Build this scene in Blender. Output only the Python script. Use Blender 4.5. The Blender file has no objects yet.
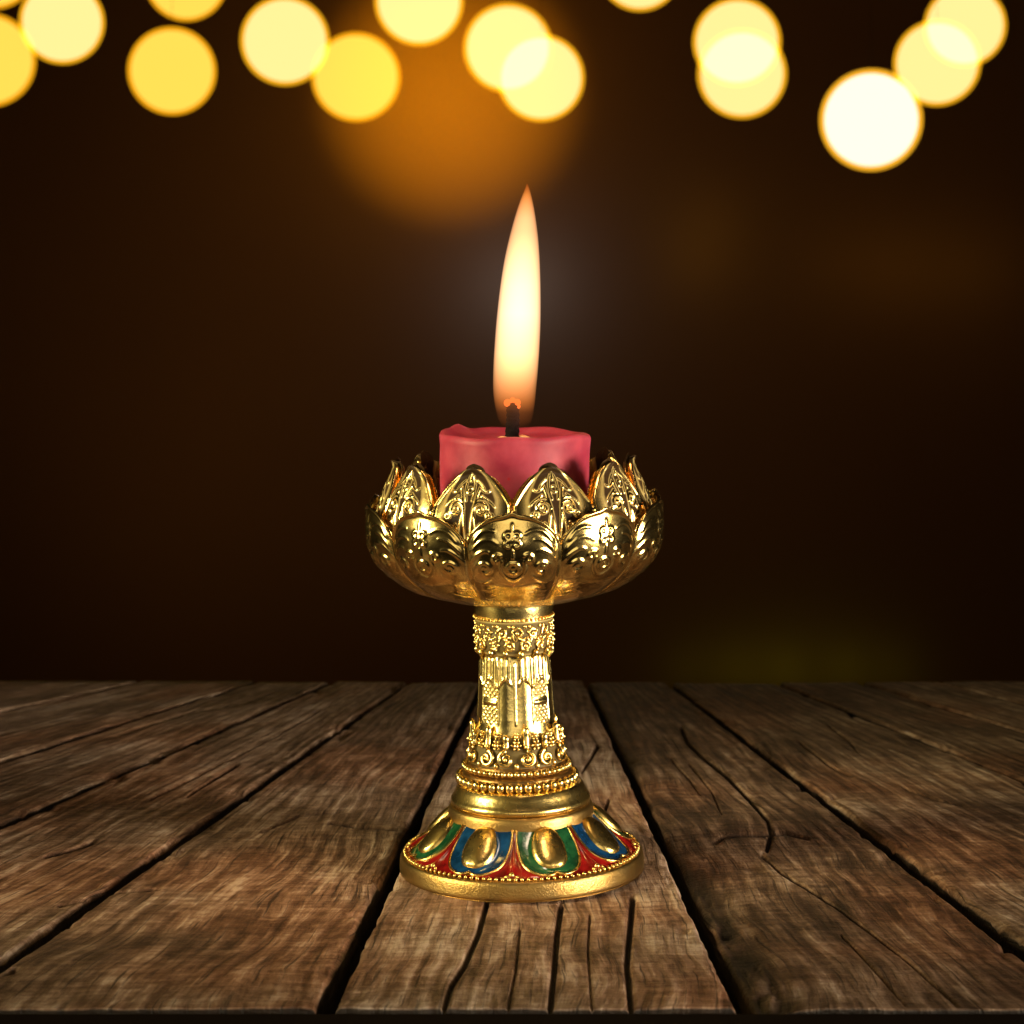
import bpy, math, random
import numpy as np
R = math.radians
random.seed(7); rng = np.random.default_rng(7)
sc = bpy.context.scene
COL = sc.collection
PX = 0.0004049                      # one modelling unit (about a pixel at the holder) in metres
F = 2100.0; HOR = 290.0; DIST = 0.850; CAMX = -10/2100*0.850; CAMH = (869-HOR)/F*DIST

# ------------------------------------------------------------------ helpers
def tag(o, label=None, cat=None, group=None, kind=None):
    if label: o['label'] = label
    if cat: o['category'] = cat
    if group: o['group'] = group
    if kind: o['kind'] = kind
    return o
def empty(name, loc=(0,0,0)):
    o = bpy.data.objects.new(name, None); COL.objects.link(o); o.location = loc
    o.empty_display_size = .01
    return o
def link(name, me, mat=None, parent=None, smooth=True):
    o = bpy.data.objects.new(name, me); COL.objects.link(o)
    if mat: me.materials.append(mat)
    if parent: o.parent = parent
    if smooth: me.polygons.foreach_set('use_smooth', [True]*len(me.polygons))
    return o
class MB:
    def __init__(s): s.v = []; s.f = []; s.n = 0
    def add(s, v, f):
        v = np.asarray(v, float).reshape(-1, 3)
        s.v.append(v); f = np.asarray(f, int) + s.n
        s.f.extend(f.tolist()); s.n += len(v)
    def grid(s, P, closeu=False, flip=False):       # P (nv, nu, 3)
        nv, nu = P.shape[:2]; idx = np.arange(nv*nu).reshape(nv, nu)
        if closeu: idx = np.concatenate([idx, idx[:, :1]], 1)
        a, b, c, d = idx[:-1,:-1], idx[:-1,1:], idx[1:,1:], idx[1:,:-1]
        q = np.stack([a, b, c, d] if not flip else [a, d, c, b], -1).reshape(-1, 4)
        s.add(P.reshape(-1, 3), q)
    def ball(s, c, r, nu=10, nv=7, sq=(1,1,1)):
        th = np.linspace(0, 2*np.pi, nu, endpoint=False); ph = np.linspace(.02, np.pi-.02, nv)
        T, P_ = np.meshgrid(th, ph)
        X = np.stack([np.sin(P_)*np.cos(T)*r*sq[0], np.sin(P_)*np.sin(T)*r*sq[1], -np.cos(P_)*r*sq[2]], -1)
        s.grid(X + np.asarray(c, float), closeu=True)
    def tube(s, pts, rad, n=8, closed=False):
        p = np.asarray(pts, float); m = len(p)
        rad = np.broadcast_to(np.asarray(rad, float), (m,))
        if closed: t = np.roll(p, -1, 0) - np.roll(p, 1, 0)
        else: t = np.gradient(p, axis=0)
        t /= np.linalg.norm(t, axis=1)[:, None] + 1e-12
        u = np.zeros((m, 3)); ref = np.array([0, 0, 1.]) if abs(t[0, 2]) < .9 else np.array([1., 0, 0])
        a = np.cross(t[0], ref); a /= np.linalg.norm(a)
        for i in range(m):
            a = a - t[i]*np.dot(a, t[i]); a /= np.linalg.norm(a) + 1e-12; u[i] = a
        w = np.cross(t, u); th = np.linspace(0, 2*np.pi, n, endpoint=False)
        G = p[:, None] + rad[:, None, None]*(np.cos(th)[None, :, None]*u[:, None] + np.sin(th)[None, :, None]*w[:, None])
        if closed: G = np.concatenate([G, G[:1]], 0)
        s.grid(G, closeu=True)
        if not closed:
            k = s.n - m*n
            s.f.append(list(range(k, k+n))[::-1]); s.f.append(list(range(s.n-n, s.n)))
    def mesh(s, name, scale=PX):
        V = np.concatenate(s.v)*scale
        me = bpy.data.meshes.new(name); me.from_pydata(V.tolist(), [], s.f); me.update(); return me
    def build(s, name, mat, parent=None, smooth=True, scale=PX):
        return link(name, s.mesh(name, scale), mat, parent, smooth)
def cyl(r, th, z):        # th=0 faces the camera, + to the right
    r, th, z = np.broadcast_arrays(np.asarray(r, float), th, z)
    return np.stack([r*np.sin(th), -r*np.cos(th), z], -1)
def lathe(prof, n=160, sub=1):
    p = np.array(prof, float); th = np.linspace(0, 2*np.pi, n, endpoint=False)
    return cyl(p[:, 0][:, None], th[None], p[:, 1][:, None])
def smoothprof(prof, k=8):
    p = np.array(prof, float); out = []
    q = np.vstack([2*p[0]-p[1], p, 2*p[-1]-p[-2]])
    for i in range(1, len(q)-2):
        for j in range(k):
            t = j/k; a, b, c, d = q[i-1], q[i], q[i+1], q[i+2]
            out.append(.5*((2*b)+(-a+c)*t+(2*a-5*b+4*c-d)*t*t+(-a+3*b-3*c+d)*t**3))
    out.append(p[-1]); return np.array(out)
def dist_poly(X, Y, pts):
    d = np.full(X.shape, 1e9); tt = np.zeros(X.shape); n = len(pts)-1
    for i in range(n):
        (x0, y0), (x1, y1) = pts[i], pts[i+1]
        dx, dy = x1-x0, y1-y0; L = dx*dx+dy*dy + 1e-12
        t = np.clip(((X-x0)*dx+(Y-y0)*dy)/L, 0, 1)
        e = np.hypot(X-x0-t*dx, Y-y0-t*dy); m = e < d
        d = np.where(m, e, d); tt = np.where(m, (i+t)/n, tt)
    return d, tt
def field(X, Y, strokes):           # strokes: (pts, width, amp, taper)
    h = np.zeros(X.shape)
    for pts, w, a, tp in strokes:
        d, t = dist_poly(X, Y, pts)
        ww = w*(1 - tp*t)
        h = np.maximum(h, a*(1-.5*tp*t)*np.exp(-(d/ww)**2))
    return h
def bez(a, b, c, d, n=12):
    t = np.linspace(0, 1, n)[:, None]; a, b, c, d = map(np.array, (a, b, c, d))
    return ((1-t)**3*a+3*(1-t)**2*t*b+3*(1-t)*t*t*c+t**3*d).tolist()
def spiral(cx, cy, r, turns, a0, sgn=1, n=26, rin=.12):
    return [(cx+r*(1-(1-rin)*k/n)*math.cos(a0+sgn*turns*2*math.pi*k/n),
             cy+r*(1-(1-rin)*k/n)*math.sin(a0+sgn*turns*2*math.pi*k/n)) for k in range(n+1)]
def mir(pts): return [(-x, y) for x, y in pts]
# value noise
_tab = rng.random((256, 256))
def vnoise(x, y):
    xi = np.floor(x).astype(int); yi = np.floor(y).astype(int); fx = x-xi; fy = y-yi
    fx = fx*fx*(3-2*fx); fy = fy*fy*(3-2*fy)
    g = lambda a, b: _tab[a % 256, b % 256]
    return (g(xi, yi)*(1-fx)+g(xi+1, yi)*fx)*(1-fy)+(g(xi, yi+1)*(1-fx)+g(xi+1, yi+1)*fx)*fy
def fbm(x, y, o=4):
    s = 0; a = .5
    for k in range(o): s = s + a*(vnoise(x*2**k+17*k, y*2**k+5*k)-.5); a *= .5
    return s

# ------------------------------------------------------------------ materials
class NT:
    def __init__(s, name):
        s.m = bpy.data.materials.new(name); s.m.use_nodes = True; s.t = s.m.node_tree; s.t.nodes.clear()
    def n(s, ty, **kw):
        nd = s.t.nodes.new(ty); ins = kw.pop('i', {})
        for k, v in kw.items(): setattr(nd, k, v)
        for k, v in ins.items():
            if isinstance(v, bpy.types.NodeSocket): s.t.links.new(v, nd.inputs[k])
            else: nd.inputs[k].default_value = v
        return nd
    def ramp(s, fac, stops):
        r = s.n('ShaderNodeValToRGB'); s.t.links.new(fac, r.inputs[0]); e = r.color_ramp.elements
        while len(e) < len(stops): e.new(.5)
        for el, (p, c) in zip(e, stops): el.position = p; el.color = (*c, 1) if len(c) == 3 else c
        return r.outputs[0]
    def math(s, op, a, b=0.0, c=None):
        m = s.n('ShaderNodeMath', operation=op)
        for k, v in enumerate((a, b, c)):
            if v is None: continue
            if isinstance(v, bpy.types.NodeSocket): s.t.links.new(v, m.inputs[k])
            else: m.inputs[k].default_value = v
        return m.outputs[0]
    def mix(s, f, a, b, blend='MIX'):
        m = s.n('ShaderNodeMix', data_type='RGBA', blend_type=blend)
        for k, v in ((0, f), (6, a), (7, b)):
            if isinstance(v, bpy.types.NodeSocket): s.t.links.new(v, m.inputs[k])
            else: m.inputs[k].default_value = v if k == 0 else (*v, 1)
        return m.outputs[2]
    def out(s, surf=None, vol=None):
        o = s.n('ShaderNodeOutputMaterial')
        if surf: s.t.links.new(surf, o.inputs[0])
        if vol: s.t.links.new(vol, o.inputs[1])
        return s.m
def gold(name, col=(.90, .65, .26), rough=.17, bump=.12, nscale=700, patina=False):
    t = NT(name); tc = t.n('ShaderNodeTexCoord')
    a = t.n('ShaderNodeTexNoise', i={'Vector': tc.outputs['Object'], 'Scale': nscale, 'Detail': 3.0})
    b = t.n('ShaderNodeTexNoise', i={'Vector': tc.outputs['Object'], 'Scale': 130.0, 'Detail': 4.0})
    c2 = tuple(x*y for x, y in zip(col, (.93, .84, .66)))
    c = t.mix(t.ramp(b.outputs[0], [(.35, (0,0,0)), (.7, (1,1,1))]), col, c2)
    r = t.math('MULTIPLY_ADD', b.outputs[0], .16, rough-.08)
    met = 1.0; spl = .5
    if patina:
        pa = t.n('ShaderNodeAttribute', attribute_name='patina').outputs['Fac']
        c = t.mix(pa, c, (.030, .015, .006)); r = t.math('MULTIPLY_ADD', pa, .30, r); met = t.math('MULTIPLY_ADD', pa, -1.0, 1.0); spl = t.math('MULTIPLY_ADD', pa, -.45, .5)
    bm = t.n('ShaderNodeBump', i={'Strength': bump, 'Distance': .0004, 'Height': t.math('ADD', a.outputs[0], t.math('MULTIPLY', b.outputs[0], .8))})
    p = t.n('ShaderNodeBsdfPrincipled', i={'Base Color': c, 'Metallic': met, 'Specular IOR Level': spl, 'Roughness': r, 'Normal': bm.outputs[0]})
    return t.out(p.outputs[0])
M = {}
M['gold'] = gold('polished_gold')
M['gold_antique'] = gold('antiqued_gold', patina=True)
M['gold_boss'] = gold('boss_gold', (.80, .56, .20), .27, .25)
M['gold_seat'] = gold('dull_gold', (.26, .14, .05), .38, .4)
M['gold_stem'] = gold('stem_gold', (.90, .68, .28), .22, .18, patina=True)
M['gold_satin'] = gold('satin_gold', (.40, .25, .09), .36, .5, 1500)
M['gold_line'] = gold('gold_edging', (.90, .60, .20), .26, .2)
def enamel(name, col, col2):
    t = NT(name); tc = t.n('ShaderNodeTexCoord')
    b = t.n('ShaderNodeTexNoise', i={'Vector': tc.outputs['Object'], 'Scale': 190.0, 'Detail': 3.0})
    c = t.mix(t.ramp(b.outputs[0], [(.38, (0,0,0)), (.65, (1,1,1))]), col, col2)
    bm = t.n('ShaderNodeBump', i={'Strength': .35, 'Distance': .0005, 'Height': b.outputs[0]})
    p = t.n('ShaderNodeBsdfPrincipled', i={'Base Color': c, 'Roughness': .16, 'Normal': bm.outputs[0], 'Coat Weight': .6, 'Coat Roughness': .08})
    return t.out(p.outputs[0])
M['blue'] = enamel('blue_enamel', (.003, .022, .065), (.008, .05, .14))
M['green'] = enamel('green_enamel', (.004, .035, .013), (.015, .085, .03))
M['red'] = enamel('red_enamel', (.28, .009, .007), (.12, .004, .004))
# wax
t = NT('red_wax'); tc = t.n('ShaderNodeTexCoord')
b = t.n('ShaderNodeTexNoise', i={'Vector': tc.outputs['Object'], 'Scale': 85.0, 'Detail': 6.0})
b2 = t.n('ShaderNodeTexNoise', i={'Vector': tc.outputs['Object'], 'Scale': 900.0, 'Detail': 2.0})
sp = t.n('ShaderNodeTexVoronoi', i={'Vector': tc.outputs['Object'], 'Scale': 110.0})
c = t.mix(t.ramp(b.outputs[0], [(.3, (0,0,0)), (.7, (1,1,1))]), (.20, .012, .032), (.33, .045, .068))
c = t.mix(t.ramp(sp.outputs['Distance'], [(.05, (1,1,1)), (.10, (0,0,0))]), c, (.30, .01, .02))
bm = t.n('ShaderNodeBump', i={'Strength': .25, 'Distance': .0006, 'Height': t.math('ADD', b.outputs[0], t.math('MULTIPLY', b2.outputs[0], .15))})
p = t.n('ShaderNodeBsdfPrincipled', i={'Base Color': c, 'Roughness': .5, 'Specular IOR Level': .16, 'Normal': bm.outputs[0], 'Subsurface Weight': .4, 'Subsurface Radius': (1.0, .25, .2), 'Subsurface Scale': .006})
M['wax'] = t.out(p.outputs[0])
t = NT('melted_wax'); p = t.n('ShaderNodeBsdfPrincipled', i={'Base Color': (.80, .42, .22, 1), 'Roughness': .08, 'Subsurface Weight': .3, 'Subsurface Scale': .003})
M['melt'] = t.out(p.outputs[0])
t = NT('charred_wick'); tc = t.n('ShaderNodeTexCoord')
b = t.n('ShaderNodeTexNoise', i={'Vector': tc.outputs['Object'], 'Scale': 1200.0})
bm = t.n('ShaderNodeBump', i={'Strength': .8, 'Distance': .0005, 'Height': b.outputs[0]})
p = t.n('ShaderNodeBsdfPrincipled', i={'Base Color': (.005, .002, .002, 1), 'Roughness': .9, 'Specular IOR Level': .1, 'Normal': bm.outputs[0]}); M['wick'] = t.out(p.outputs[0])
t = NT('glowing_ember'); p = t.n('ShaderNodeEmission', i={'Color': (1, .16, .03, 1), 'Strength': 1.3}); M['ember'] = t.out(p.outputs[0])
def black(name, col=(.008, .006, .005), rough=.6):
    t = NT(name); p = t.n('ShaderNodeBsdfPrincipled', i={'Base Color': (*col, 1), 'Roughness': rough, 'Specular IOR Level': .04}); return t.out(p.outputs[0])
M['black'] = black('black_rubber')

# ------------------------------------------------------------------ candle holder
TILT = R(1.2)
H = empty('candle_holder', (0, 0, 1.6*PX)); H.rotation_euler = (0, -TILT, 0)
tag(H, 'ornate gold lotus candle holder with enamelled foot, standing on the weathered planks', 'candle holder')
TAU = 2*math.pi
def beads(n, r, z, rad, sq=(1,1,1), off=0, nu=8, nv=6):
    m = MB()
    for k in range(n):
        a = TAU*k/n+off; c = cyl(r, a, z)
        m.ball(c, rad, nu, nv, sq)
    return m
# foot rim
foot = empty('foot'); foot.parent = H
m = MB(); m.grid(lathe(smoothprof([(0,0),(60,0),(116,0),(120.5,.6),(122,3),(121.8,9),(121,15),(119.5,18),(117,18.8),(113,18.6)], 5), 200), closeu=True)
P_ = m.v[0]; P_ *= (1+.0035*fbm(P_[:,0]*.12+40, P_[:,1]*.12)[:, None])
m.build('foot_rim', M['gold_satin'], foot)
beads(118, 116.3, 20.2, 2.1, nu=7, nv=5).build('beading', M['gold_line'], foot)
# foot slope
def cone(th, t, h=0.):
    t = np.asarray(t, float); r = 72+43*t; z = 54-34.5*t - 4*np.sin(np.pi*np.clip(t,0,1))
    return cyl(r+h*.62, th, z+h*.78)
m = MB(); tt = np.linspace(-.15, 1.02, 40); th = np.linspace(0, TAU, 240, endpoint=False)
m.grid(cone(th[None], tt[:, None], -.6)); m.f = []; m.v = []; m.n = 0
m.grid(cone(th[None], tt[:, None], -.6), closeu=True)
m.build('slope', M['gold_line'], foot)
NL = 8; OFF = R(17.5)
def outer_curve(n=60):            # half of the lobe outline: angle(deg) , t ; from top to bottom cusp
    key = smoothprof([(21.0,-.06),(20.9,.12),(19.8,.34),(17.8,.55),(14.6,.73),(10.5,.86),(6.0,.925),(2.4,.915),(.0,.86)], 8)
    return key
def inner_curve():
    return smoothprof([(0,-.05),(5.0,-.035),(9.5,.03),(12.6,.15),(13.6,.30),(13.0,.46),(10.9,.60),(7.4,.72),(3.6,.775),(.0,.78)], 8)
oc, ic = outer_curve(), inner_curve()
def resample(c, n=70):
    q = c*[1, 20]; d = np.concatenate([[0], np.cumsum(np.hypot(*np.diff(q, axis=0).T))]); u = np.linspace(0, d[-1], n)
    return np.stack([np.interp(u, d, c[:, 0]), np.interp(u, d, c[:, 1])], -1)
oc, ic = resample(oc), resample(ic)*[.82, .97]
for k in range(NL):
    c0 = OFF + TAU*k/NL
    mat = M['green'] if k % 2 == 0 else M['blue']
    m = MB()
    for s in (1, -1):
        w = np.linspace(0, 1, 9)[:, None]
        A = ic[None, :, 0]*(1-w)+oc[None, :, 0]*w; T = ic[None, :, 1]*(1-w)+oc[None, :, 1]*w
        hh = .5 + .9*np.abs(w-.5)**2*4 + 0*A
        m.grid(cone(c0+s*np.radians(A), T, hh), flip=(s < 0))
    m.build('enamel_band', mat, foot)
    # boss
    m = MB(); full = np.vstack([ic*[1,1], (ic*[-1,1])[::-1][1:]])
    rr = np.linspace(1, 0, 16)[:, None]; ct = .30
    A = full[None, :, 0]*rr; T = ct+(full[None, :, 1]-ct)*rr
    hh = 1.2+7.5*np.sqrt(np.clip(1-rr**2, 0, 1))+0*A
    m.grid(cone(c0+np.radians(A), T, hh), flip=True)
    m.build('boss', M['gold_boss'], foot)
    # outline wire
    m = MB(); full = np.vstack([oc, (oc*[-1,1])[::-1][1:]])
    m.tube(cone(c0+np.radians(full[:,0]), full[:,1], 1.0), 1.35, 7)
    m.build('edging', M['gold_line'], foot)
    # red panel between this lobe and the next
    m = MB(); T = np.linspace(-.02, .995, 46)
    ti = oc[:,1]; kmax = int(np.argmax(ti)); i0 = np.interp(T, ti[:kmax+1], oc[:kmax+1,0], right=0)
    i0 = np.where(T > ti[kmax], 0, i0)
    half = 22.5-i0
    w = np.linspace(-1, 1, 25)[None]
    A = half[:, None]*w; fold = np.exp(-(w/.13)**2)*2.2*np.clip((T-.15)*2, 0, 1)[:, None]
    m.grid(cone(c0+R(22.5)+np.radians(A), T[:, None]+0*A, .55+fold-.9*np.exp(-((np.abs(w)-.45)/.2)**2)*np.clip(T,0,1)[:, None]), flip=False)
    m.build('red_panel', M['red'], foot)
    m = MB(); m.ball(cone(c0+R(22.5), .90, 2.2), 2.8, 10, 7); m.ball(cone(c0+R(19.8), .94, 1.4), 1.7); m.ball(cone(c0+R(25.2), .94, 1.4), 1.7)
    m.build('stud', M['gold_line'], foot)
# collar
m = MB(); pr = smoothprof([(64,48),(71.5,48.5),(72.8,51),(72.6,58),(71.8,63),(70,65.6),(68.2,66.2)], 6)
g = lathe(pr, 240); th = np.linspace(0, TAU, 240, endpoint=False)
sc_ = (np.abs(np.cos((th-OFF)*4))**.7)
g[..., 2] -= np.clip((60-pr[:, 1])/12, 0, 1)[:, None]*(3.2*(1-sc_))[None]
m.grid(g, closeu=True); m.build('collar', M['gold_satin'], H)
m = MB(); m.grid(lathe(smoothprof([(64,65),(68.0,66.4),(69.6,69),(69.4,72),(67.2,75.5),(65.4,79),(63.6,83),(61,86.5),(57,88)], 7), 200), closeu=True)
m.build('bell_ring', M['gold_boss'], H)
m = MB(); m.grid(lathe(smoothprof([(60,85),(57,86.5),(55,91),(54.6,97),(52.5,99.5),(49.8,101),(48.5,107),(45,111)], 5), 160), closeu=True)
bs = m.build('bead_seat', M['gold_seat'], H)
b1 = beads(40, 58.0, 92.4, 4.1, (1,1,1.3), .03, 12, 9).build('beading', M['gold_stem'], H)
b2 = beads(50, 52.6, 104.6, 3.05, nu=10, nv=8).build('beading', M['gold_stem'], H)
# stem
zz = np.linspace(104, 272, 340); nth = 420; th = np.linspace(-math.pi, math.pi, nth, endpoint=False)
prof = smoothprof([(48,104),(46,115),(43,128),(40,140),(37.6,152),(36.2,170),(35.2,190),(34.4,206),(34.2,216),(36.5,222),(38.0,232),(37.5,242),(38.6,248),(39.0,251),(38.8,254),(39.4,262),(39.6,272)], 10)
rz = np.interp(zz, prof[:, 1], prof[:, 0])
T, Z = np.meshgrid(th, zz); RZ = rz[:, None]
# six fold panels : plain concave facets with a fine ridge, lozenge-net panels between
nf = 4; a = ((T*nf/TAU+.5) % 1.0)-.5          # 0 = ridge of a plain facet pair (front)
inz = np.clip((Z-148)/6, 0, 1)*np.clip((212-Z)/5, 0, 1); aa = np.abs(a); pat = np.zeros(T.shape)
dr = np.zeros(T.shape)
dr += inz*np.where(aa < .30, .5*np.sin(np.pi*np.clip(aa/.30, 0, 1)), 0)
dr += inz*1.5*np.exp(-(a/.014)**2) + inz*1.0*np.exp(-((aa-.31)/.014)**2)
u = (aa-.5)*TAU/nf*36; net = np.clip(np.abs(np.sin(u*.5+Z*.5))*np.abs(np.sin(u*.5-Z*.5))*1.3, 0, 1)
band = (aa > .335) & (Z < 190) & (np.abs(Z-171) > 4.5)
dr += np.where(band, inz*(-.35+.95*net), 0); pat = np.where(band, inz*np.clip(1-net*1.9, 0, 1)*.8, 0)
dr += inz*1.2*np.where(aa > .335, np.exp(-((Z-171)/2.2)**2), 0)
# drapery under the upper garland
nd = 12; b = ((T*nd/TAU+.5) % 1.0)-.5
dz = np.clip((Z-184-8*np.abs(b)*2)/5, 0, 1)*np.clip((216-Z)/4, 0, 1)
sm = np.clip((aa-.04)/.05, 0, 1); drp = dz*np.abs(np.cos(b*math.pi*3))*sm; dr += .9*drp; pat = np.maximum(pat, .45*dz*np.clip(1-2*np.abs(np.cos(b*math.pi*3)), 0, 1)*sm)
hem = 187+8*np.sin(b*math.pi)**2
dr += 1.1*np.exp(-((Z-hem)/1.5)**2)*sm
# neck ribs
pat = np.maximum(pat, .9*np.clip((Z-217)/3, 0, 1)*np.clip((251-Z)/2, 0, 1)); pat = np.maximum(pat, .9*np.clip((142-Z)/6, 0, 1))
m = MB(); m.grid(cyl(RZ+dr, T, Z), closeu=True); so = m.build('stem', M['gold_stem'], H)
def setattr_pt(me, nm, arr): me.attributes.new(nm, 'FLOAT', 'POINT').data.foreach_set('value', np.asarray(arr).ravel().astype(np.float32))
setattr_pt(so.data, 'patina', pat)
ub = beads(54, 39.6, 252.6, 1.7, nu=7, nv=6).build('beading', M['gold_line'], H)
# relief garlands made of scrolls, rosettes and leaves
def onstem(x, z, rad, th0, h):       # local x (units) along the circumference
    return cyl(rad+h, th0+np.asarray(x, float)/rad, z)
def garland_upper():
    m = MB(); n = 15
    for k in range(n):
        t0 = TAU*(k+.2)/n; big = 1 if k % 2 == 0 else .82
        for zc, rr_, s in ((240, 5.0, 1), (227.5, 4.4, -1)):
            t1 = t0 + (0 if s > 0 else TAU/n/2)
            rad = np.interp(zc, prof[:,1], prof[:,0])
            pts = np.array(spiral(0, zc, rr_*big, 1.0, .3*k, 1, 16, .8))
            m.tube(onstem(pts[:,0], pts[:,1], rad, t1, .8), 1.25, 6)
            m.ball(cyl(rad+2.0, t1, zc), 2.2*big, 8, 6)
            for q in range(5):
                aq = q*TAU/5+.4*k
                m.ball(onstem(math.cos(aq)*rr_*1.02, zc+math.sin(aq)*rr_*1.02, rad, t1, .8), 1.5, 6, 5)
        rad = 37.2; m.ball(cyl(rad+1.4, t0+.21, 246.5), 1.9, 7, 5); m.ball(cyl(rad+1.2, t0+.21, 226), 1.7, 7, 5)
        w_ = [onstem(x_, 234+3*math.sin(x_*.9+k), rad, t0, 1.0) for x_ in np.linspace(-7.5, 7.5, 10)]; m.tube(w_, 1.0, 6)
        m.ball(cyl(rad+2.4, t0+.12, 233.8), 2.0, 8, 6); m.ball(cyl(rad+2.0, t0-.1, 246.5), 1.6, 7, 5)
        # hanging leaf
        L = 8 + 3*(k % 3 == 0)
        pts = [onstem(1.5*math.sin(q), 222-L*q/5, 34.6, t0+.06, 2.0+1.2*math.sin(q)) for q in range(6)]
        m.tube(pts, [2.6,3.0,2.7,2.1,1.5,.6], 7)
    return m
go = garland_upper().build('upper_garland', M['gold_stem'], H)
def garland_lower():
    m = MB(); n = 14
    for k in range(n):
        t0 = TAU*(k+.5)/n
        s = 1 if k % 2 else -1
        pts = np.array(spiral(0, 118, 8.0, 1.55, math.pi/2, s, 30, .12))
        rad = np.interp(pts[:,1], prof[:,1], prof[:,0])
        m.tube(cyl(rad+2.6, t0+pts[:,0]/46, pts[:,1]), np.linspace(2.2, 1.3, len(pts)), 7)
        m.ball(cyl(46+3, t0, 118), 2.0, 8, 6)
        t1 = t0+TAU/n/2
        for zc, rr_ in ((131, 2.9), (139.5, 2.3)):
            rad = np.interp(zc, prof[:,1], prof[:,0])
            m.ball(cyl(rad+3, t1, zc), rr_*1.0, 9, 7)
            for q in range(6):
                aq = q*TAU/6
                m.ball(onstem(math.cos(aq)*rr_*1.35, zc+math.sin(aq)*rr_*1.35, rad, t1, 2), rr_*.56, 6, 5)
        m.ball(cyl(47, t1, 111), 2.6, 8, 6, (1,1,1.4))
        # upright leaves leaning out, alternating height
        L = (22, 14)[k % 2]
        pts = [cyl(np.interp(128+L*q/6, prof[:,1], prof[:,0])+2.4+3.6*(q/6)**2, t0, 128+L*q/6) for q in range(7)]
        m.tube(pts, [3.6,3.8,3.6,3.4,3.6,3.4,1.2], 7)
        m.ball(cyl(np.interp(128, prof[:,1], prof[:,0])+4.2, t0, 130), 2.6, 8, 6)
    return m
gl = garland_lower().build('lower_garland', M['gold_stem'], H)
for q in (so, go, gl, ub, b1, b2, bs): q.location.x = -3*PX

# ---- bowl
NP_ = 10; POFF = R(-.9)
bprof = smoothprof([(36,263),(52,267),(78,273),(104,283),(126,298),(139,314),(145.5,332),(146.5,350),(145,364),(146,374)], 10)
m = MB(); pr = bprof[bprof[:, 1] < 345]
g = lathe(np.vstack([pr-[3.5,0], [[134,345],[128,342],[100,338],[0.01,337]]]), 200); m.grid(g, closeu=True)
m.build('bowl', M['gold'], H)
# outer petal
nu, nv = 101, 150
s_ = np.linspace(-1, 1, nu)[None]; v_ = np.linspace(0, 1, nv)[:, None]
arch = np.clip(1-np.abs(s_)**2.25, 0, 1)**.62
ztop = 336 + 33*arch + 2.5*np.exp(-(s_/.10)**2)
arcl = np.concatenate([[0], np.cumsum(np.hypot(*np.diff(bprof, axis=0).T))])
atop = np.interp(ztop, bprof[:, 1], arcl)
A_ = v_*atop; Rr = np.interp(A_, arcl, bprof[:, 0]); Zz = np.interp(A_, arcl, bprof[:, 1])
TH = s_*R(18.0)+0*A_
Xl = TH*Rr; Yl = A_                      # local flat coords (arc units)
aT = arcl[-1]
bul = 11.0*np.clip(1-s_**2, 0, 1)**.48*np.clip((Rr-40)/60, 0, 1)**.8 - 5.0
edge_d = (1-v_)*atop*1.0
side_d = (1-np.abs(s_))*R(18)*Rr
strokes = []
Y0 = np.interp(300, bprof[:,1], arcl)     # where the face turns vertical
def yy(z): return float(np.interp(z, bprof[:,1], arcl))
side = [(((37,343),(31,355),(19,358),(10,349)), 2.3, 2.6), (((40,334),(31,347),(20,349),(12,340)), 2.2, 2.4), (((41,324),(33,335),(23,338),(19,330)), 2.1, 2.3),
        (((40,308),(34,300),(24,303),(16,312)), 2.2, 2.2), (((38,296),(30,291),(20,294),(11,302)), 2.2, 2.0), (((33,287),(26,283),(17,286),(9,292)), 2.0, 1.7), (((26,281),(20,278),(13,280),(6,285)), 1.8, 1.3)]
for sx in (1, -1):
    for pts, w_, a_ in side:
        q = [(sx*(x+rng.uniform(-.8, .8)), yy(z)+rng.uniform(-.8, .8)) for x, z in pts]
        strokes.append((bez(*q, 14)[:int(rng.integers(10, 14))], w_, a_*rng.uniform(.5, .85), .6))
    strokes.append(([(sx*x, y) for x, y in spiral(27, yy(317), 7.0, 1.35, .4, 1, 26, .25)], 1.9, 2.5, .2))
    strokes.append(([(sx*x, y) for x, y in spiral(14.5, yy(327), 4.6, 1.1, 2.4, -1, 20, .3)], 1.6, 2.2, .2))
strokes += [(spiral(0, yy(318), 5.4, 1, 0, 1, 20, .98), 1.7, 2.6, 0), ([(0, yy(318)), (0, yy(318)+.1)], 2.0, 2.0, 0)]
for q in range(4):
    aq = q*math.pi/2+math.pi/4; cx, cy = 5.5*math.cos(aq), yy(345)+5.5*math.sin(aq)
    strokes.append((spiral(cx, cy, 3.0, 1, 0, 1, 12, .98), 1.4, 2.0, 0))
strokes += [([(0, yy(345)), (0, yy(345)+.1)], 2.6, 2.8, 0), ([(0, yy(352)), (0, yy(360))], 1.5, 1.8, .3), ([(0, yy(328)), (0, yy(336))], 1.5, 2.0, .3)]
for sx in (1, -1):
    strokes.append(([(sx*x, y) for x, y in bez((0, yy(306)), (8, yy(308)), (14, yy(316)), (10, yy(325)), 12)], 1.5, 2.0, .3))
    strokes.append(([(sx*x, y) for x, y in bez((2, yy(298)), (12, yy(299)), (18, yy(303)), (24, yy(300)), 12)], 1.4, 1.5, .3))
    strokes.append(([(sx*x, y) for x, y in bez((4, yy(288)), (10, yy(291)), (16, yy(294)), (22, yy(290)), 12)], 1.2, 1.0, .3))
rel = field(Xl, Yl, strokes)*np.clip((side_d-2)/3, 0, 1)
rimh = 2.4*np.exp(-((edge_d-1.6)/1.7)**2) + .9*np.exp(-((side_d-2.2)/1.2)**2)*np.clip((Zz-285)/20, 0, 1)
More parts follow.
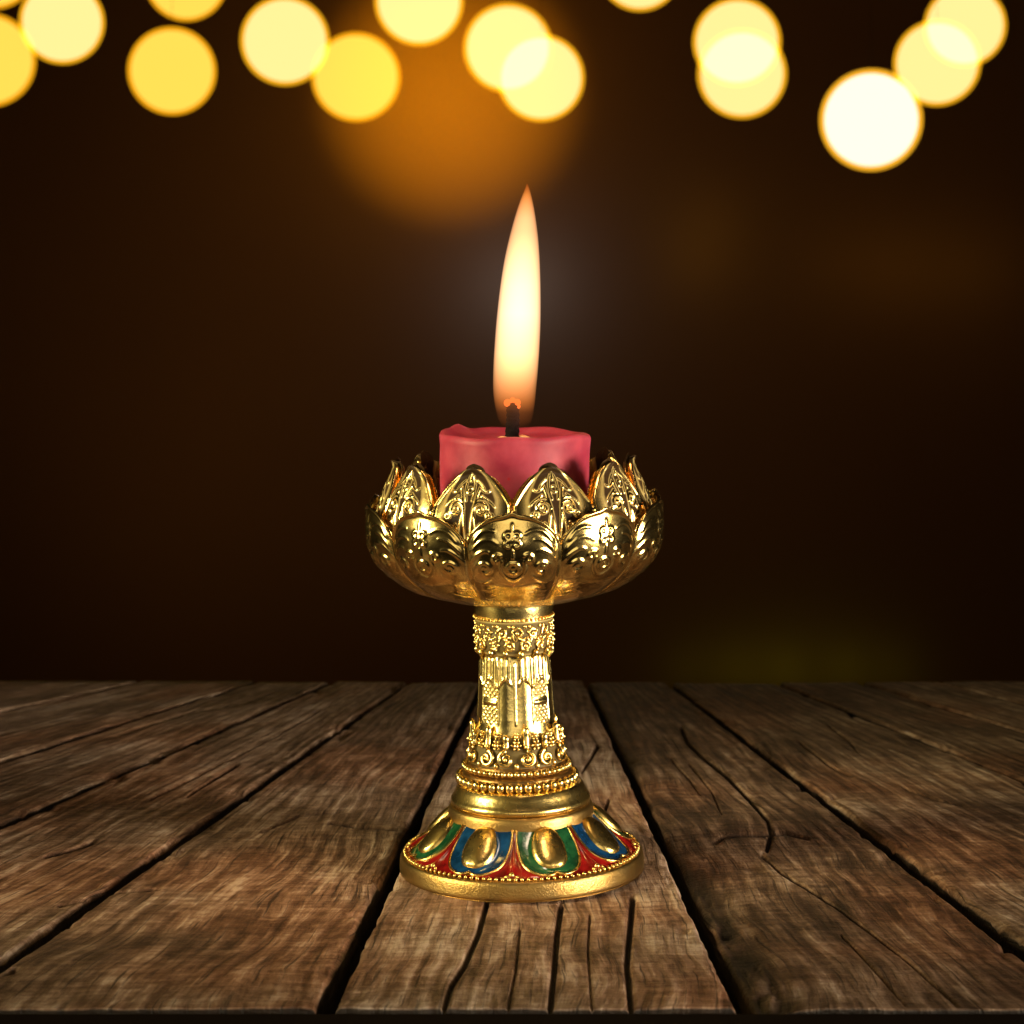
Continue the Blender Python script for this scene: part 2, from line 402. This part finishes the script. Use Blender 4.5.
RR = Rr*.985 + bul + .62*rel + rimh
PT = cyl(RR, TH, Zz)
# flare: the very tip rolls outward
m = MB(); m.grid(PT)
om = m.mesh('outer_petal')
# inner back skin through solidify
def petal_copies(name, me, mat, th0, n, thick):
    first = None
    for k in range(n):
        if first is None:
            o = link(name, me, mat, H); md = o.modifiers.new('thickness', 'SOLIDIFY'); md.thickness = thick*PX; md.offset = -1; first = o
        else:
            o = first.copy(); COL.objects.link(o); o.parent = H
        o.rotation_euler = (0, 0, th0+TAU*k/n)
    return first
petal_copies('outer_petal', om, M['gold'], POFF, NP_, 3.0)
# inner petal
nu, nv = 129, 150
s_ = np.linspace(-1, 1, nu)[None]; v_ = np.linspace(0, 1, nv)[:, None]
z0 = 334
ogee = 1-.80*np.abs(s_)**2.0-.20*np.abs(s_)**.9
ogee = 1-.82*np.abs(s_)**2.3-.18*np.abs(s_)**.9; ztop = 376 + 34*ogee
Zz = z0+v_*(ztop-z0)
ip = smoothprof([(137,330),(136.5,345),(135,360),(131,374),(125,388),(119.5,399),(117.5,407),(119,414)], 8)
Rr = np.interp(Zz, ip[:, 1], ip[:, 0])
hw = 39.0
Xl = s_*hw+0*Zz; TH = Xl/128.; Yl = Zz
alm = np.abs(Xl)/(25*np.clip((410-Yl)/30, 0.05, 1)**.5*np.clip((Yl-330)/30, .3, 1)**.3)
panel = 1/(1+np.exp((alm-1)*14))
st = []
stem1 = bez((2.2, 340), (3.5, 358), (3.0, 372), (9.5, 392), 16)
st.append((stem1, 1.35, 2.6, .2))
stem2 = bez((8, 342), (8.5, 356), (6, 364), (4.5, 374), 12); st.append((stem2, 1.2, 2.2, .2))
st.append((spiral(12.2, 372, 7.4, 1.45, math.pi, -1, 30, .16), 1.4, 2.8, .1))
st.append((bez((4.8, 372), (5, 380), (10, 383), (14, 381), 10), 1.3, 2.4, .1))
st.append((spiral(14.8, 354, 5.4, 1.25, math.pi*.7, 1, 24, .2), 1.3, 2.4, .1))
st.append((bez((9.5, 392), (13, 388), (17, 386), (19.5, 389), 8), 1.3, 2.2, .2))
st.append((bez((3, 380), (5, 388), (5.5, 394), (2, 402), 10), 1.2, 2.0, .2))
st.append((bez((9.5, 344), (14, 345), (18, 341), (21, 344), 8), 1.2, 2.0, .2))
st.append((spiral(20.5, 366, 4.0, 1.1, 2.0, 1, 20, .3), 1.2, 2.2, .1))
st.append((bez((12, 384), (17, 380), (21, 379), (24, 374), 10), 1.2, 2.0, .2))
st.append((bez((6, 398), (9, 396), (12, 394), (14, 390), 8), 1.1, 1.8, .2))
st.append((bez((11, 350), (17, 362), (22, 356), (25, 350), 10), 1.2, 2.0, .2))
st = st + [(mir(p), w, a, tp) for p, w, a, tp in st]
st = [(p, w*1.18, a, tp) for p, w, a, tp in st]
st += [([(0, 398), (0, 404)], 1.7, 2.4, .4), (spiral(0, 389, 3.0, 1, 0, 1, 14, .98), 1.1, 2.2, 0), ([(0, 345), (0, 348)], 2.2, 2.2, .3)]
rel = field(Xl, Yl, st)*np.clip(panel*1.3, 0, 1)
edge_d = (ztop-Yl)*np.clip(1.0-.35*np.abs(s_), .3, 1)*.8
side_d = (1-np.abs(s_))*hw
ed = np.minimum(edge_d, side_d*1.2)
rimh = 1.9*np.exp(-((ed-1.5)/1.5)**2)
tip = 4.0*np.clip((Yl-402)/10, 0, 1)**2
conc = 5.0*s_**2*np.clip((Yl-345)/40, 0, 1)
RR = Rr - conc + rimh + tip + 1.6*panel + rel*.75
m = MB(); m.grid(cyl(RR, TH, Zz)); im = m.mesh('inner_petal')
setattr_pt(im, 'patina', np.clip(panel*1.4, 0, 1)*np.clip(1.25-rel/1.3, 0, 1))
petal_copies('inner_petal', im, M['gold_antique'], POFF+R(18), NP_, 8.5)
# small buds between the inner petals
m = MB(); m.ball(cyl(130, 0, 366), 3.6, 10, 8, (1,1,1.5)); bme = m.mesh('bud')
for k in range(NP_):
    if k == 0: b0 = link('bud', bme, M['gold'], H); o = b0
    else: o = b0.copy(); COL.objects.link(o); o.parent = H
    o.rotation_euler = (0, 0, POFF+TAU*k/NP_)


# ------------------------------------------------------------------ candle
CX = (514.5-522)*PX
Cd = empty('candle', (CX, 0, 344*PX))
tag(Cd, 'short crimson pillar candle with a burning flame, sitting inside the gold lotus cup', 'candle')
nth = 180; th = np.linspace(-math.pi, math.pi, nth, endpoint=False)
def lump(a0, w): d = (th-a0+math.pi) % TAU-math.pi; return np.exp(-(d/w)**2)
TOPZ = 434-344+2.0
rimz = TOPZ + 1.2*np.sin(th*2+1)+1.0*np.sin(th*3)+.8*np.sin(th*7+2)+ 6.5*lump(R(-128), .17)+2.0*lump(R(-105), .35) - 1.5*lump(R(20), .5) + 1.2*lump(R(70), .3)
rows = []
side = [(70,-6),(74.4,-5),(74.6,10),(74.6,30),(74.6,50),(74.8,66)]
for r, z in side: rows.append(cyl(r+.9*fbm(th*3+20, th*0+z*.05), th, z+0*th))
for dr_, dz_ in ((.0,-12),(.5,-7),(.8,-3.5),(-.4,-.8),(-2.6,.4),(-6,-.8),(-10,-3.4),(-16,-5.6),(-28,-7.0),(-45,-7.6),(-60,-7.8),(-74.9,-8)):
    k = max(0, min(1, (75+dr_)/62-.25)); flat = TOPZ-1.0
    rows.append(cyl(74.9+dr_+.8*np.sin(th*2+.5)*k+1.0*lump(R(85), .3)*k, th, (rimz*k+flat*(1-k))+dz_))
m = MB(); m.grid(np.array(rows), closeu=True); m.build('wax', M['wax'], Cd)
m = MB(); g = [cyl(r*(1+.12*np.sin(th*3+1)), th, TOPZ-9.2+z+0*th) for r, z in ((24,-.6),(22,.8),(15,1.3),(6,1.6),(.01,1.7))]; m.grid(np.array(g), closeu=True)
m.build('melted_wax', M['melt'], Cd)
m = MB()
for a0, rr_ in ((-.9, 15), (.9, 14), (2.4, 12)): m.ball(cyl(rr_, a0, TOPZ-7), 6.0, 12, 8, (1.2, .8, .75))
m.build('wax_rim', M['melt'], Cd)
m = MB(); wx = -2.2
pts = np.array([(wx-.3,0,TOPZ-10),(wx-.2,0,TOPZ-2),(wx+.3,0,TOPZ+8),(wx+.7,0,TOPZ+16),(wx+.3,0,TOPZ+24),(wx+0,0,TOPZ+30)])
pts = smoothprof(pts, 6); m.tube(pts, np.linspace(7.6, 6.4, len(pts))+.4*np.sin(np.arange(len(pts))*1.7), 10)
m.build('wick', M['wick'], Cd)
m = MB()
for x, y, z, r in ((-4.6,-3,30,3.9),(4.8,-3,30.5,3.6),(.4,-3,33,2.6),(6.0,-2,26.5,2.3)): m.ball((wx+x, y, TOPZ+z), r, 12, 9)
m.build('ember', M['ember'], Cd)
# flame
fk = [(431,512,521),(424,501.5,531),(416,498,534),(402,495.2,536),(388,494,537.3),(370,494.2,539),(346,495.5,540.6),(320,497.5,541.6),(290,500.8,541.6),(262,505,540.8),(238,510.2,539.2),(215,516.5,536.2),(200,521.5,533.4),(190,525.5,530.8),(184,527.6,528.8)]
fk = smoothprof([(y, (a+b)/2, (b-a)/2) for y, a, b in fk], 5)
m = MB(); ang = np.linspace(0, TAU, 48, endpoint=False)
g = np.stack([np.stack([(c-515.5)+h*np.cos(ang), h*.95*np.sin(ang), np.full(48, 869-y-344)], -1) for y, c, h in fk])
m.grid(g, closeu=True)
k = m.n; m.f.append(list(range(0, 48))[::-1]); m.f.append(list(range(k-48, k)))
t = NT('flame_gas'); tc = t.n('ShaderNodeTexCoord'); sx = t.n('ShaderNodeSeparateXYZ', i={0: tc.outputs['Object']})
zt = t.math('DIVIDE', sx.outputs[2], (869-184-344)*PX)      # 0..1 up the candle; flame starts ~.28
den = t.ramp(zt, [(.275, (.0,)*3), (.33, (.05,)*3), (.41, (.42,)*3), (.50, (.85,)*3), (.70, (1.0,)*3), (.86, (.85,)*3), (1.0, (1.3,)*3)])
colr = t.ramp(zt, [(.27, (1,.20,.05)), (.36, (1,.27,.05)), (.46, (1,.47,.18)), (.62, (1,.55,.29)), (.78, (1,.53,.24)), (.90, (1,.45,.18)), (.97, (1,.30,.05)), (1., (1,.15,.02))])
em = t.n('ShaderNodeEmission', i={'Color': colr, 'Strength': t.math('MULTIPLY', den, 195.0)})
M['flame'] = t.out(None, em.outputs[0])
fo = m.build('flame', M['flame'], Cd)
try: M['flame'].cycles.volume_sampling = 'DISTANCE'
except Exception: pass

# ------------------------------------------------------------------ table
def ground(x, y):
    Y = CAMH*F/(y-HOR); return (x-512)/F*Y+CAMX, Y-DIST
YB, YF = 681.5, 1009.0
# gap lines given by two picture points each (where the boards of the photo part), gap half width at back / front (px)
L = [((-250,712),(-60,681)), ((0,711),(125,684)), ((0,762),(250,683)), ((0,826),(322,686)), ((0,966),(408,682)), ((325,1010),(477,694)), ((745,1010),(586,682)), ((1024,951),(669,682)), ((1024,781),(774,681)), ((1024,732),(858,681)), ((1024,704),(938,681)), ((1200,706),(1090,681))]
GW = [1.6,2.0,2.6,2.6,(2.0,11),(2.0,10.5),(2.4,9.0),(2.6,13),(2.4,6),2.4,2.0,1.6]
def lx(l, y): (x0, y0), (x1, y1) = l; return x0+(x1-x0)*(y-y0)/(y1-y0)
cracks = [
 ([(682,728),(687,742),(703,757),(728,777),(750,800),(768,820),(771,835),(767,850)], 1.7, 1.0, 0),
 ([(716,842),(724,837),(742,834),(762,835),(786,833),(808,838)], 1.5, .8, .2),
 ([(763,856),(780,872),(806,888),(838,908),(870,932),(900,955),(958,1006)], 1.5, .75, .4),
 ([(842,935),(870,965),(905,1005)], 1.2, .5, .3),
 ([(598,746),(590,760),(582,773)], 1.5, .9, .5),
 ([(609,800),(604,815),(600,830)], 1.3, .7, .4),
 ([(561,906),(557,935),(555,965),(550,1010)], 2.6, .9, 0),
 ([(633,898),(630,930),(627,965),(631,1010)], 2.6, .9, 0),
 ([(487,903),(478,935),(465,965),(452,985),(444,1010)], 2.4, .9, 0),
 ([(520,930),(516,970),(508,1010)], 1.4, .5, 0),
 ([(590,915),(588,950),(592,1010)], 1.2, .45, 0),
 ([(236,766),(214,779),(188,796)], 1.2, .8, .3),
 ([(93,842),(70,850),(45,856)], 1.4, .9, .3),
 ([(330,823),(360,828),(410,830)], 1.2, .5, .3),
 ([(262,832),(300,815),(345,812)], 1.0, .4, .3),
 ([(672,760),(690,780),(700,795)], 1.0, .5, .3),
 ([(690,765),(712,792),(722,815)], 1.0, .45, .3),
 ([(800,742),(830,765),(850,775)], 1.2, .5, .3),
 ([(830,726),(850,740),(858,752)], 1.0, .45, .3),
 ([(905,788),(940,800),(965,805)], 1.2, .4, .3),
 ([(60,905),(110,893),(160,890)], 1.2, .4, .3),
 ([(120,735),(180,715),(260,700)], 1.0, .35, .3),
 ([(150,800),(260,745),(330,705)], 1.0, .35, .3),
]
gap_shadows = [([(612,738),(628,762),(640,790),(650,812)], 13, 1.0, .3), ([(655,840),(690,885),(722,925),(750,965),(770,1005)], 20, 1.0, -.25), ([(708,862),(735,866),(760,870)], 6, .3, .3)]  # shadow patches beside the gap, painted dark into the board and slightly hollowed
t = NT('weathered_plank')
uv = t.n('ShaderNodeUVMap'); uv.uv_map = 'UVMap'
ca = t.n('ShaderNodeAttribute', attribute_name='crack'); sa = t.n('ShaderNodeAttribute', attribute_name='edge_shade'); ta = t.n('ShaderNodeAttribute', attribute_name='tone')
def mapn(sx_, sy_, rot=0): return t.n('ShaderNodeMapping', i={'Vector': uv.outputs[0], 'Scale': (sx_, sy_, 1), 'Rotation': (0,0,rot)}).outputs[0]
warp = t.n('ShaderNodeTexNoise', i={'Vector': mapn(14, 7), 'Scale': 1.0, 'Detail': 2.0})
wv = t.n('ShaderNodeVectorMath', operation='MULTIPLY_ADD', i={0: warp.outputs['Color'], 1: (.024, .02, 0), 2: uv.outputs[0]})
fib = t.n('ShaderNodeTexNoise', i={'Vector': t.n('ShaderNodeMapping', i={'Vector': wv.outputs[0], 'Scale': (420, 26, 1)}).outputs[0], 'Scale': 1.0, 'Detail': 6.0, 'Roughness': .65})
saw = t.n('ShaderNodeTexNoise', i={'Vector': t.n('ShaderNodeMapping', i={'Vector': wv.outputs[0], 'Scale': (60, 300, 1), 'Rotation': (0,0,.3)}).outputs[0], 'Scale': 1.0, 'Detail': 4.0, 'Roughness': .6})
ring = t.n('ShaderNodeTexWave', wave_type='BANDS', bands_direction='X', i={'Vector': t.n('ShaderNodeMapping', i={'Vector': wv.outputs[0], 'Scale': (34, 5, 1)}).outputs[0], 'Scale': 1.0, 'Distortion': 9.0, 'Detail': 3.0, 'Detail Scale': .8})
blot = t.n('ShaderNodeTexNoise', i={'Vector': mapn(24, 14), 'Scale': 1.0, 'Detail': 5.0, 'Roughness': .62})
fine = t.n('ShaderNodeTexNoise', i={'Vector': mapn(900, 700), 'Scale': 1.0, 'Detail': 3.0})
v = t.math('MULTIPLY', fib.outputs[0], .42)
v = t.math('MULTIPLY_ADD', saw.outputs[0], .22, v)
v = t.math('MULTIPLY_ADD', ring.outputs[0], .06, v)
v = t.math('MULTIPLY_ADD', fine.outputs[0], .05, v)
mid = t.n('ShaderNodeTexNoise', i={'Vector': t.n('ShaderNodeMapping', i={'Vector': wv.outputs[0], 'Scale': (120, 45, 1), 'Rotation': (0,0,.35)}).outputs[0], 'Scale': 1.0, 'Detail': 5.0, 'Roughness': .7, 'Distortion': .6})
v = t.math('MULTIPLY_ADD', mid.outputs[0], .34, v)
v = t.math('MULTIPLY_ADD', blot.outputs[0], .46, v)
v = t.math('ADD', v, ta.outputs['Fac'])
colw = t.ramp(v, [(.56, (.018,.009,.005)), (.66, (.060,.030,.017)), (.745, (.145,.078,.047)), (.825, (.30,.183,.122)), (.92, (.58,.42,.32))])
rb = t.n('ShaderNodeTexNoise', i={'Vector': mapn(9, 9), 'Scale': 1.0, 'Detail': 3.0})
colw = t.mix(t.ramp(rb.outputs[0], [(.45, (0,)*3), (.62, (.5,)*3)]), colw, (.62, .33, .19), 'SOFT_LIGHT')
pore = t.n('ShaderNodeTexNoise', i={'Vector': t.n('ShaderNodeMapping', i={'Vector': wv.outputs[0], 'Scale': (900, 22, 1)}).outputs[0], 'Scale': 1.0, 'Detail': 4.0, 'Roughness': .6})
pf = t.ramp(pore.outputs[0], [(.57, (0,)*3), (.66, (.75,)*3)])
colw = t.mix(pf, colw, (.028, .014, .008))
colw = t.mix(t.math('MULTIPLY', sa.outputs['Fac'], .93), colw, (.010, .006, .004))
colw = t.mix(t.math('MULTIPLY', ca.outputs['Fac'], 1.0), colw, (.012, .006, .004))
hgt = t.math('MULTIPLY_ADD', saw.outputs[0], .7, t.math('MULTIPLY', fib.outputs[0], .9))
hgt = t.math('MULTIPLY_ADD', fine.outputs[0], .45, hgt); hgt = t.math('MULTIPLY_ADD', pf, -.5, hgt); hgt = t.math('MULTIPLY_ADD', mid.outputs[0], .35, hgt); hgt = t.math('MULTIPLY_ADD', ring.outputs[0], .25, hgt)
bm = t.n('ShaderNodeBump', i={'Strength': 1.0, 'Distance': .0012, 'Height': hgt})
p = t.n('ShaderNodeBsdfPrincipled', i={'Base Color': colw, 'Roughness': t.math('MULTIPLY_ADD', fib.outputs[0], .3, .42), 'Specular IOR Level': .32, 'Normal': bm.outputs[0]})
M['plank'] = t.out(p.outputs[0])
TB = empty('table', (0, 0, 0)); tag(TB, 'rustic table top of weathered brown planks with dark gaps between the boards', 'table')
for k in range(len(L)-1):
    vis = 3 <= k <= 7
    step = 1.25 if vis else 2.2
    ny = int((YF-YB)/step); yb_ = YB+float(rng.uniform(-1.0, 1.6)); ys = yb_+(YF-yb_)*np.linspace(0, 1, ny)**1.0
    tf = (ys-YB)/(YF-YB)
    gw = lambda g: (g[0]+(g[1]-g[0])*tf) if isinstance(g, tuple) else g*(1+3.5*tf)
    wob = lambda s: (.6+2.0*tf)*4.0*fbm(ys*.06+s*31, ys*0+s*7, 4)
    xl = lx(L[k], ys)+gw(GW[k])+np.clip(wob(k+.3), -1, 6); xr = lx(L[k+1], ys)-gw(GW[k+1])-np.clip(wob(k+.8), -1, 6)
    W = float(np.max(np.clip(xr, -200, 1224)-np.clip(xl, -200, 1224)))
    nx = int(np.clip(W/1.35 if vis else W/3, 50, 300))
    w = np.linspace(0, 1, nx); PXx = xl[:, None]*(1-w)+xr[:, None]*w; PYy = np.repeat(ys[:, None], nx, 1)
    gx, gy = ground(PXx, PYy)
    cr = field(PXx, PYy, cracks) if vis else field(PXx, PYy, cracks[:])
    shdw = np.zeros(PXx.shape)
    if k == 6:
        shdw = field(PXx, PYy, gap_shadows)*np.clip(.9+1.6*fbm(PXx*.07, PYy*.07), 0, 1)
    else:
        shdw = .0*shdw
    # metric distance to the plank's long edges
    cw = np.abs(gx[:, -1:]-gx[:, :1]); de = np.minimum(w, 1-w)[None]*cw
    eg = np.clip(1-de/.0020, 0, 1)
    ruff = fbm(gx*160+k*9, gy*60, 4)
    z = .0011*fbm(gx*40+k*3, gy*12, 4) + .0006*ruff - .0016*eg**2.2*(1+1.3*ruff*2) - .0032*cr - .0022*shdw
    chip = np.clip(fbm(gx*120+k*5, gy*110, 3)-.10, 0, 1)*np.clip(1-de/.009, 0, 1); z -= .012*chip
    z -= z[(np.abs(gx) < .05) & (np.abs(gy) < .05)].mean() if (((np.abs(gx) < .05) & (np.abs(gy) < .05)).any()) else 0
    z = z + (.0, 0, 0, 0, .0002, 0, 0, -.0003, 0, 0, 0, 0)[k]
    dn = .028
    G = np.stack([gx, gy, z], -1)
    low = lambda row: np.concatenate([row[..., :2], np.full(row[..., :1].shape, -dn)], -1)
    lo1 = lambda row: row - np.array([0, 0, .0007])
    Gx = np.concatenate([low(G[:, :1]), lo1(G[:, :1]), G, lo1(G[:, -1:]), low(G[:, -1:])], 1)
    Gx = np.concatenate([low(Gx[:1]), lo1(Gx[:1]), Gx, lo1(Gx[-1:]), low(Gx[-1:])], 0)
    pad = lambda a, v=None: np.pad(a, 2, mode='edge')
    m = MB(); m.grid(Gx, flip=True); me = m.mesh('plank', 1.0)
    # uv : along the board v, across it u (metres)
    cxm = (gx[:, :1]+gx[:, -1:])/2
    U = (w[None]-.5)*cw.mean()*1.0+0*gx; Vv = gy+0*gx
    U = pad(U)+k*1.73; Vv = pad(Vv)+k*2.91
    U[:, 0] -= .03; U[:, -1] += .03; Vv[0] += .03; Vv[-1] -= .03; U[:, 1] -= .0007; U[:, -2] += .0007
    li = np.zeros(len(me.loops), int); me.loops.foreach_get('vertex_index', li)
    ul = me.uv_layers.new(name='UVMap'); ul.data.foreach_set('uv', np.stack([U.ravel()[li], Vv.ravel()[li]], -1).ravel())
    tone = (-.02, .0, .0, .01, .0, .035, -.045, -.01, -.04, -.0, .0, 0)[k]
    edge_sh = pad(np.maximum(shdw, np.clip(eg-.55, 0, 1)*.9)); edge_sh[:, :2] = edge_sh[:, -2:] = 1.0; edge_sh[:2] = edge_sh[-2:] = 1.0  # gap walls, board edges and ends painted dark so the gaps read black
    for nm, arr in (('crack', pad(np.clip(cr*2.2-.25, 0, 1))), ('edge_shade', edge_sh), ('tone', pad(0*cr+tone))):
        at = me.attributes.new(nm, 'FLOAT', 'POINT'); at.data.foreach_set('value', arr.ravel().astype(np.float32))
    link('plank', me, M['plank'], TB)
# dark sub-frame under the gaps, and added dark strip as shade below the front
def boxm(x0, x1, y0, y1, z0, z1):
    m = MB(); v = [(x, y, z) for x in (x0, x1) for y in (y0, y1) for z in (z0, z1)]
    m.add(v, [(0,1,3,2),(4,6,7,5),(0,4,5,1),(2,3,7,6),(0,2,6,4),(1,5,7,3)]); return m
M['darkwood'] = black('dark_wood', (.012, .007, .004), .9)
yf = ground(0, YF)[1]; yb = ground(0, YB)[1]
boxm(-1.0, 1.0, yf+.002, yb-.002, -.06, -.0285).build('underside', M['darkwood'], TB, False, 1.0)
lp = boxm(-1.0, 1.0, yf-.03, yf-.0006, -.06, -.0008).build('front_shade_strip', M['darkwood'], TB, False, 1.0)
bv = lp.modifiers.new('bev', 'BEVEL'); bv.width = .002; bv.segments = 2

# ------------------------------------------------------------------ background
WY = 4.2                           # wall distance from the camera
t = NT('dark_brown_wall'); tc = t.n('ShaderNodeTexCoord')
b = t.n('ShaderNodeTexNoise', i={'Vector': tc.outputs['Object'], 'Scale': 1.2, 'Detail': 3.0})
c = t.mix(b.outputs[0], (.20, .085, .032), (.27, .12, .04))
p = t.n('ShaderNodeBsdfPrincipled', i={'Base Color': c, 'Roughness': .9, 'Specular IOR Level': .1}); M['wall'] = t.out(p.outputs[0])
wl = boxm(-3.2, 3.2, WY-DIST, WY-DIST+.1, -1.0, 2.6).build('wall', M['wall'], None, False, 1.0); tag(wl, kind='structure')
fl = boxm(-3.2, 3.2, -1.6, WY-DIST-.002, -1.05, -1.0).build('floor', M['darkwood'], None, False, 1.0); tag(fl, kind='structure')

def at(px, py, Y): return ((px-512)/F*Y+CAMX, Y-DIST, CAMH+(HOR-py)/F*Y)
def bulb_mats(tone):
    core = [(.45,.50,.32), (.35,.38,.09), (.6,.75,.85)][tone]; shell = [(.92,.42,.010), (.90,.38,.006), (1.0,.46,.02)][tone]
    out = []
    for nm, c in (('lamp_core', core), ('lamp_glass', shell)):
        t = NT(nm); e = t.n('ShaderNodeEmission', i={'Color': (*[x*.5 for x in c], 1), 'Strength': 1.0}); tr = t.n('ShaderNodeBsdfTransparent')
        a = t.n('ShaderNodeAddShader', i={0: e.outputs[0], 1: tr.outputs[0]}); out.append(t.out(a.outputs[0]))
    return out
BM = [bulb_mats(k) for k in range(3)]
bulbs = [(-12,60,48,2.70,1,'amber globe lamp cut off by the left edge, below the corner one'),
 (62,22,43,2.55,0,'pale yellow globe lamp second from the left, overlapping the amber one'),
 (-8,-34,44,2.9,1,'globe lamp showing only a sliver in the top left corner'),
 (172,71,45,2.65,1,'yellow globe lamp hanging low and clear of the others on the left'),
 (186,-20,42,2.8,1,'globe lamp cut by the top edge above the low yellow one on the left'),
 (285,41,45.5,2.7,0,'pale globe lamp touching a yellower lower one to its right'),
 (356,77,45.5,2.95,1,'yellow globe lamp beside the orange glow, touching the paler one on its left'),
 (419,1,45.5,2.8,0,'pale globe lamp half cut by the top edge above the orange glow'),
 (508,48,45.5,3.0,0,'upper left globe lamp of the overlapping pair above the flame'),
 (541,78,44.5,2.6,0,'lower right globe lamp of the overlapping pair above the flame'),
 (640,-31,43,2.8,0,'globe lamp showing only a sliver at the top edge right of the flame'),
 (737,42,45,2.6,0,'upper globe lamp of the nearly merged pair right of the flame'),
 (742,74,45.5,3.0,0,'lower globe lamp of the nearly merged pair right of the flame'),
 (871,120,52,2.5,2,'biggest and whitest globe lamp, hanging lowest on the right'),
 (937,63,44,2.75,0,'globe lamp between the big white one and the top right corner'),
 (965,26,41.5,3.05,0,'globe lamp nearest the top right corner, behind a paler neighbour')]
TOPW = .95
for px, py, r, Y, tone, lab in bulbs:
    c = at(px, py, Y); rm = r/F*Y*.955
    B = empty('globe_lamp', c); tag(B, lab, 'globe lamp', 'globe lamps hanging behind the table')
    m = MB(); m.ball((0,0,0), rm*.93, 64, 40); m.build('lamp_core', BM[tone][0], B, scale=1.0)
    m = MB(); m.ball((0,0,0), rm*1.03, 64, 40); m.build('lamp_glass', BM[tone][1], B, scale=1.0)
    zt_ = rm*1.03-.02
    m = MB(); m.tube([(0,0,zt_+.02), (0,0,(zt_+TOPW-c[2])/2+.01), (0,0,TOPW-c[2])], .0002, 6); m.build('wire', M['black'], B, scale=1.0)
m = MB()
for Y in (2.62, 2.92):
    m.tube([(x, Y-DIST, TOPW+.01*math.cos(x*9)) for x in np.linspace(-1.6, 1.6, 50)], .004, 6)
cb = m.build('cable', M['black'], None, scale=1.0); tag(cb, 'thin black cable above the picture carrying the globe lamps', 'cable')

# ------------------------------------------------------------------ lights
def look(o, tgt):
    from mathutils import Vector
    d = Vector(tgt)-o.location; o.rotation_euler = d.to_track_quat('-Z', 'Y').to_euler()
def area(name, loc, tgt, sx_, sy_, e, col, spread=180):
    l = bpy.data.lights.new(name, 'AREA'); l.shape = 'RECTANGLE'; l.size = sx_; l.size_y = sy_; l.energy = e; l.color = col; l.spread = R(spread)
    o = bpy.data.objects.new(name, l); COL.objects.link(o); o.location = loc; look(o, tgt); return o
def spot(name, loc, tgt, e, col, ang, rad=.05, blend=1.0):
    l = bpy.data.lights.new(name, 'SPOT'); l.energy = e; l.color = col; l.spot_size = R(ang); l.spot_blend = blend; l.shadow_soft_size = rad
    o = bpy.data.objects.new(name, l); COL.objects.link(o); o.location = loc; look(o, tgt); return o
area('key_lamp', (.56, -.34, .145), (0, 0, .12), .40, .22, .95, (1, .90, .66), 34)
area('left_lamp', (-.55, -.22, .26), (0, 0, .12),   .14, .30, .48, (1, .92, .50), 34)
area('front_fill', (-.05, -1.35, .22), (0, 0, .14), .95, .55, 0.95, (1, .90, .60), 120)  # added fill panel behind the camera, brightens the gold's reflections
spot('table_lamp', (.02, -.34, 1.05), (-.01, .05, 0), 8.2, (1, .76, .52), 21.5, .10)
pl = bpy.data.lights.new('flame_light', 'POINT'); pl.energy = .07; pl.color = (1, .62, .28); pl.shadow_soft_size = .006
o = bpy.data.objects.new('flame_light', pl); COL.objects.link(o); o.location = (CX+2*PX, 0, (869-270)*PX)
def wallspot(px, py, rpx, e, col, blend=1.0, dy=1.2):
    c = at(px, py, WY); rm = rpx/F*WY
    o = spot('wall_lamp', (c[0], c[1]-dy, c[2]+.0), c, e, col, 2*math.degrees(math.atan(rm/dy)), .02, blend); return o
def wallwash(px, py, Y, e, col, up=0):
    c = at(px, py, Y); l = bpy.data.lights.new('wall_wash', 'POINT'); l.energy = e; l.color = col; l.shadow_soft_size = .02
    o = bpy.data.objects.new('wall_wash', l); COL.objects.link(o); o.location = c
wallspot(450, 92, 150, 85.0, (1, .62, .02))
wallwash(448, 95, WY-.17, .95, (1, .62, .02))
wallwash(520, 285, WY-.13, .30, (.46, .80, 1.8))  # unseen point added at the wall, standing in for the flame's halo
wallwash(712, 225, WY-.13, .040, (1, .80, .08)); wallwash(700, 262, WY-.10, .018, (1, .80, .08))
for px_, e_ in ((840, .016), (900, .030), (965, .022), (1010, .014)): wallwash(px_, 262+(px_ % 7), WY-.12, e_, (1, .72, .10))
for px_, e_ in ((690, .006), (740, .011), (790, .015), (850, .012), (900, .006)): wallwash(px_, 674, WY-.07, e_, (.8, 1.25, .05))
for px_, py_, e_ in ((180, 420, .070), (600, 380, .014), (250, 200, .060), (800, 520, .022), (160, 560, .040)): wallwash(px_, py_, WY-.35, e_, (1, .70, .22))
wallspot(270, 360, 420, 2.4, (1, .68, .22), dy=2.0)
wallspot(560, 420, 380, .8, (1, .72, .20), dy=2.0)

# ------------------------------------------------------------------ world, camera, render
w = bpy.data.worlds.new('World'); sc.world = w; w.use_nodes = True
w.node_tree.nodes['Background'].inputs[0].default_value = (.30, .17, .08, 1); w.node_tree.nodes['Background'].inputs[1].default_value = .014
cam = bpy.data.cameras.new('camera'); co = bpy.data.objects.new('camera', cam); COL.objects.link(co); sc.camera = co
cam.sensor_width = 36; cam.lens = 36*F/1024; cam.clip_start = .01; cam.clip_end = 50
co.location = (CAMX, -DIST, CAMH); co.rotation_euler = (R(90), 0, 0); cam.shift_y = -(512-HOR)/1024
cam.dof.use_dof = True; cam.dof.focus_distance = DIST-.03; cam.dof.aperture_fstop = (cam.lens/1000)/.0036
sc.render.engine = 'CYCLES'; sc.view_settings.view_transform = 'Standard'; sc.view_settings.look = 'None'
sc.view_settings.gamma = 1; sc.view_settings.exposure = 0
sc.cycles.transparent_max_bounces = 32; sc.cycles.max_bounces = 8
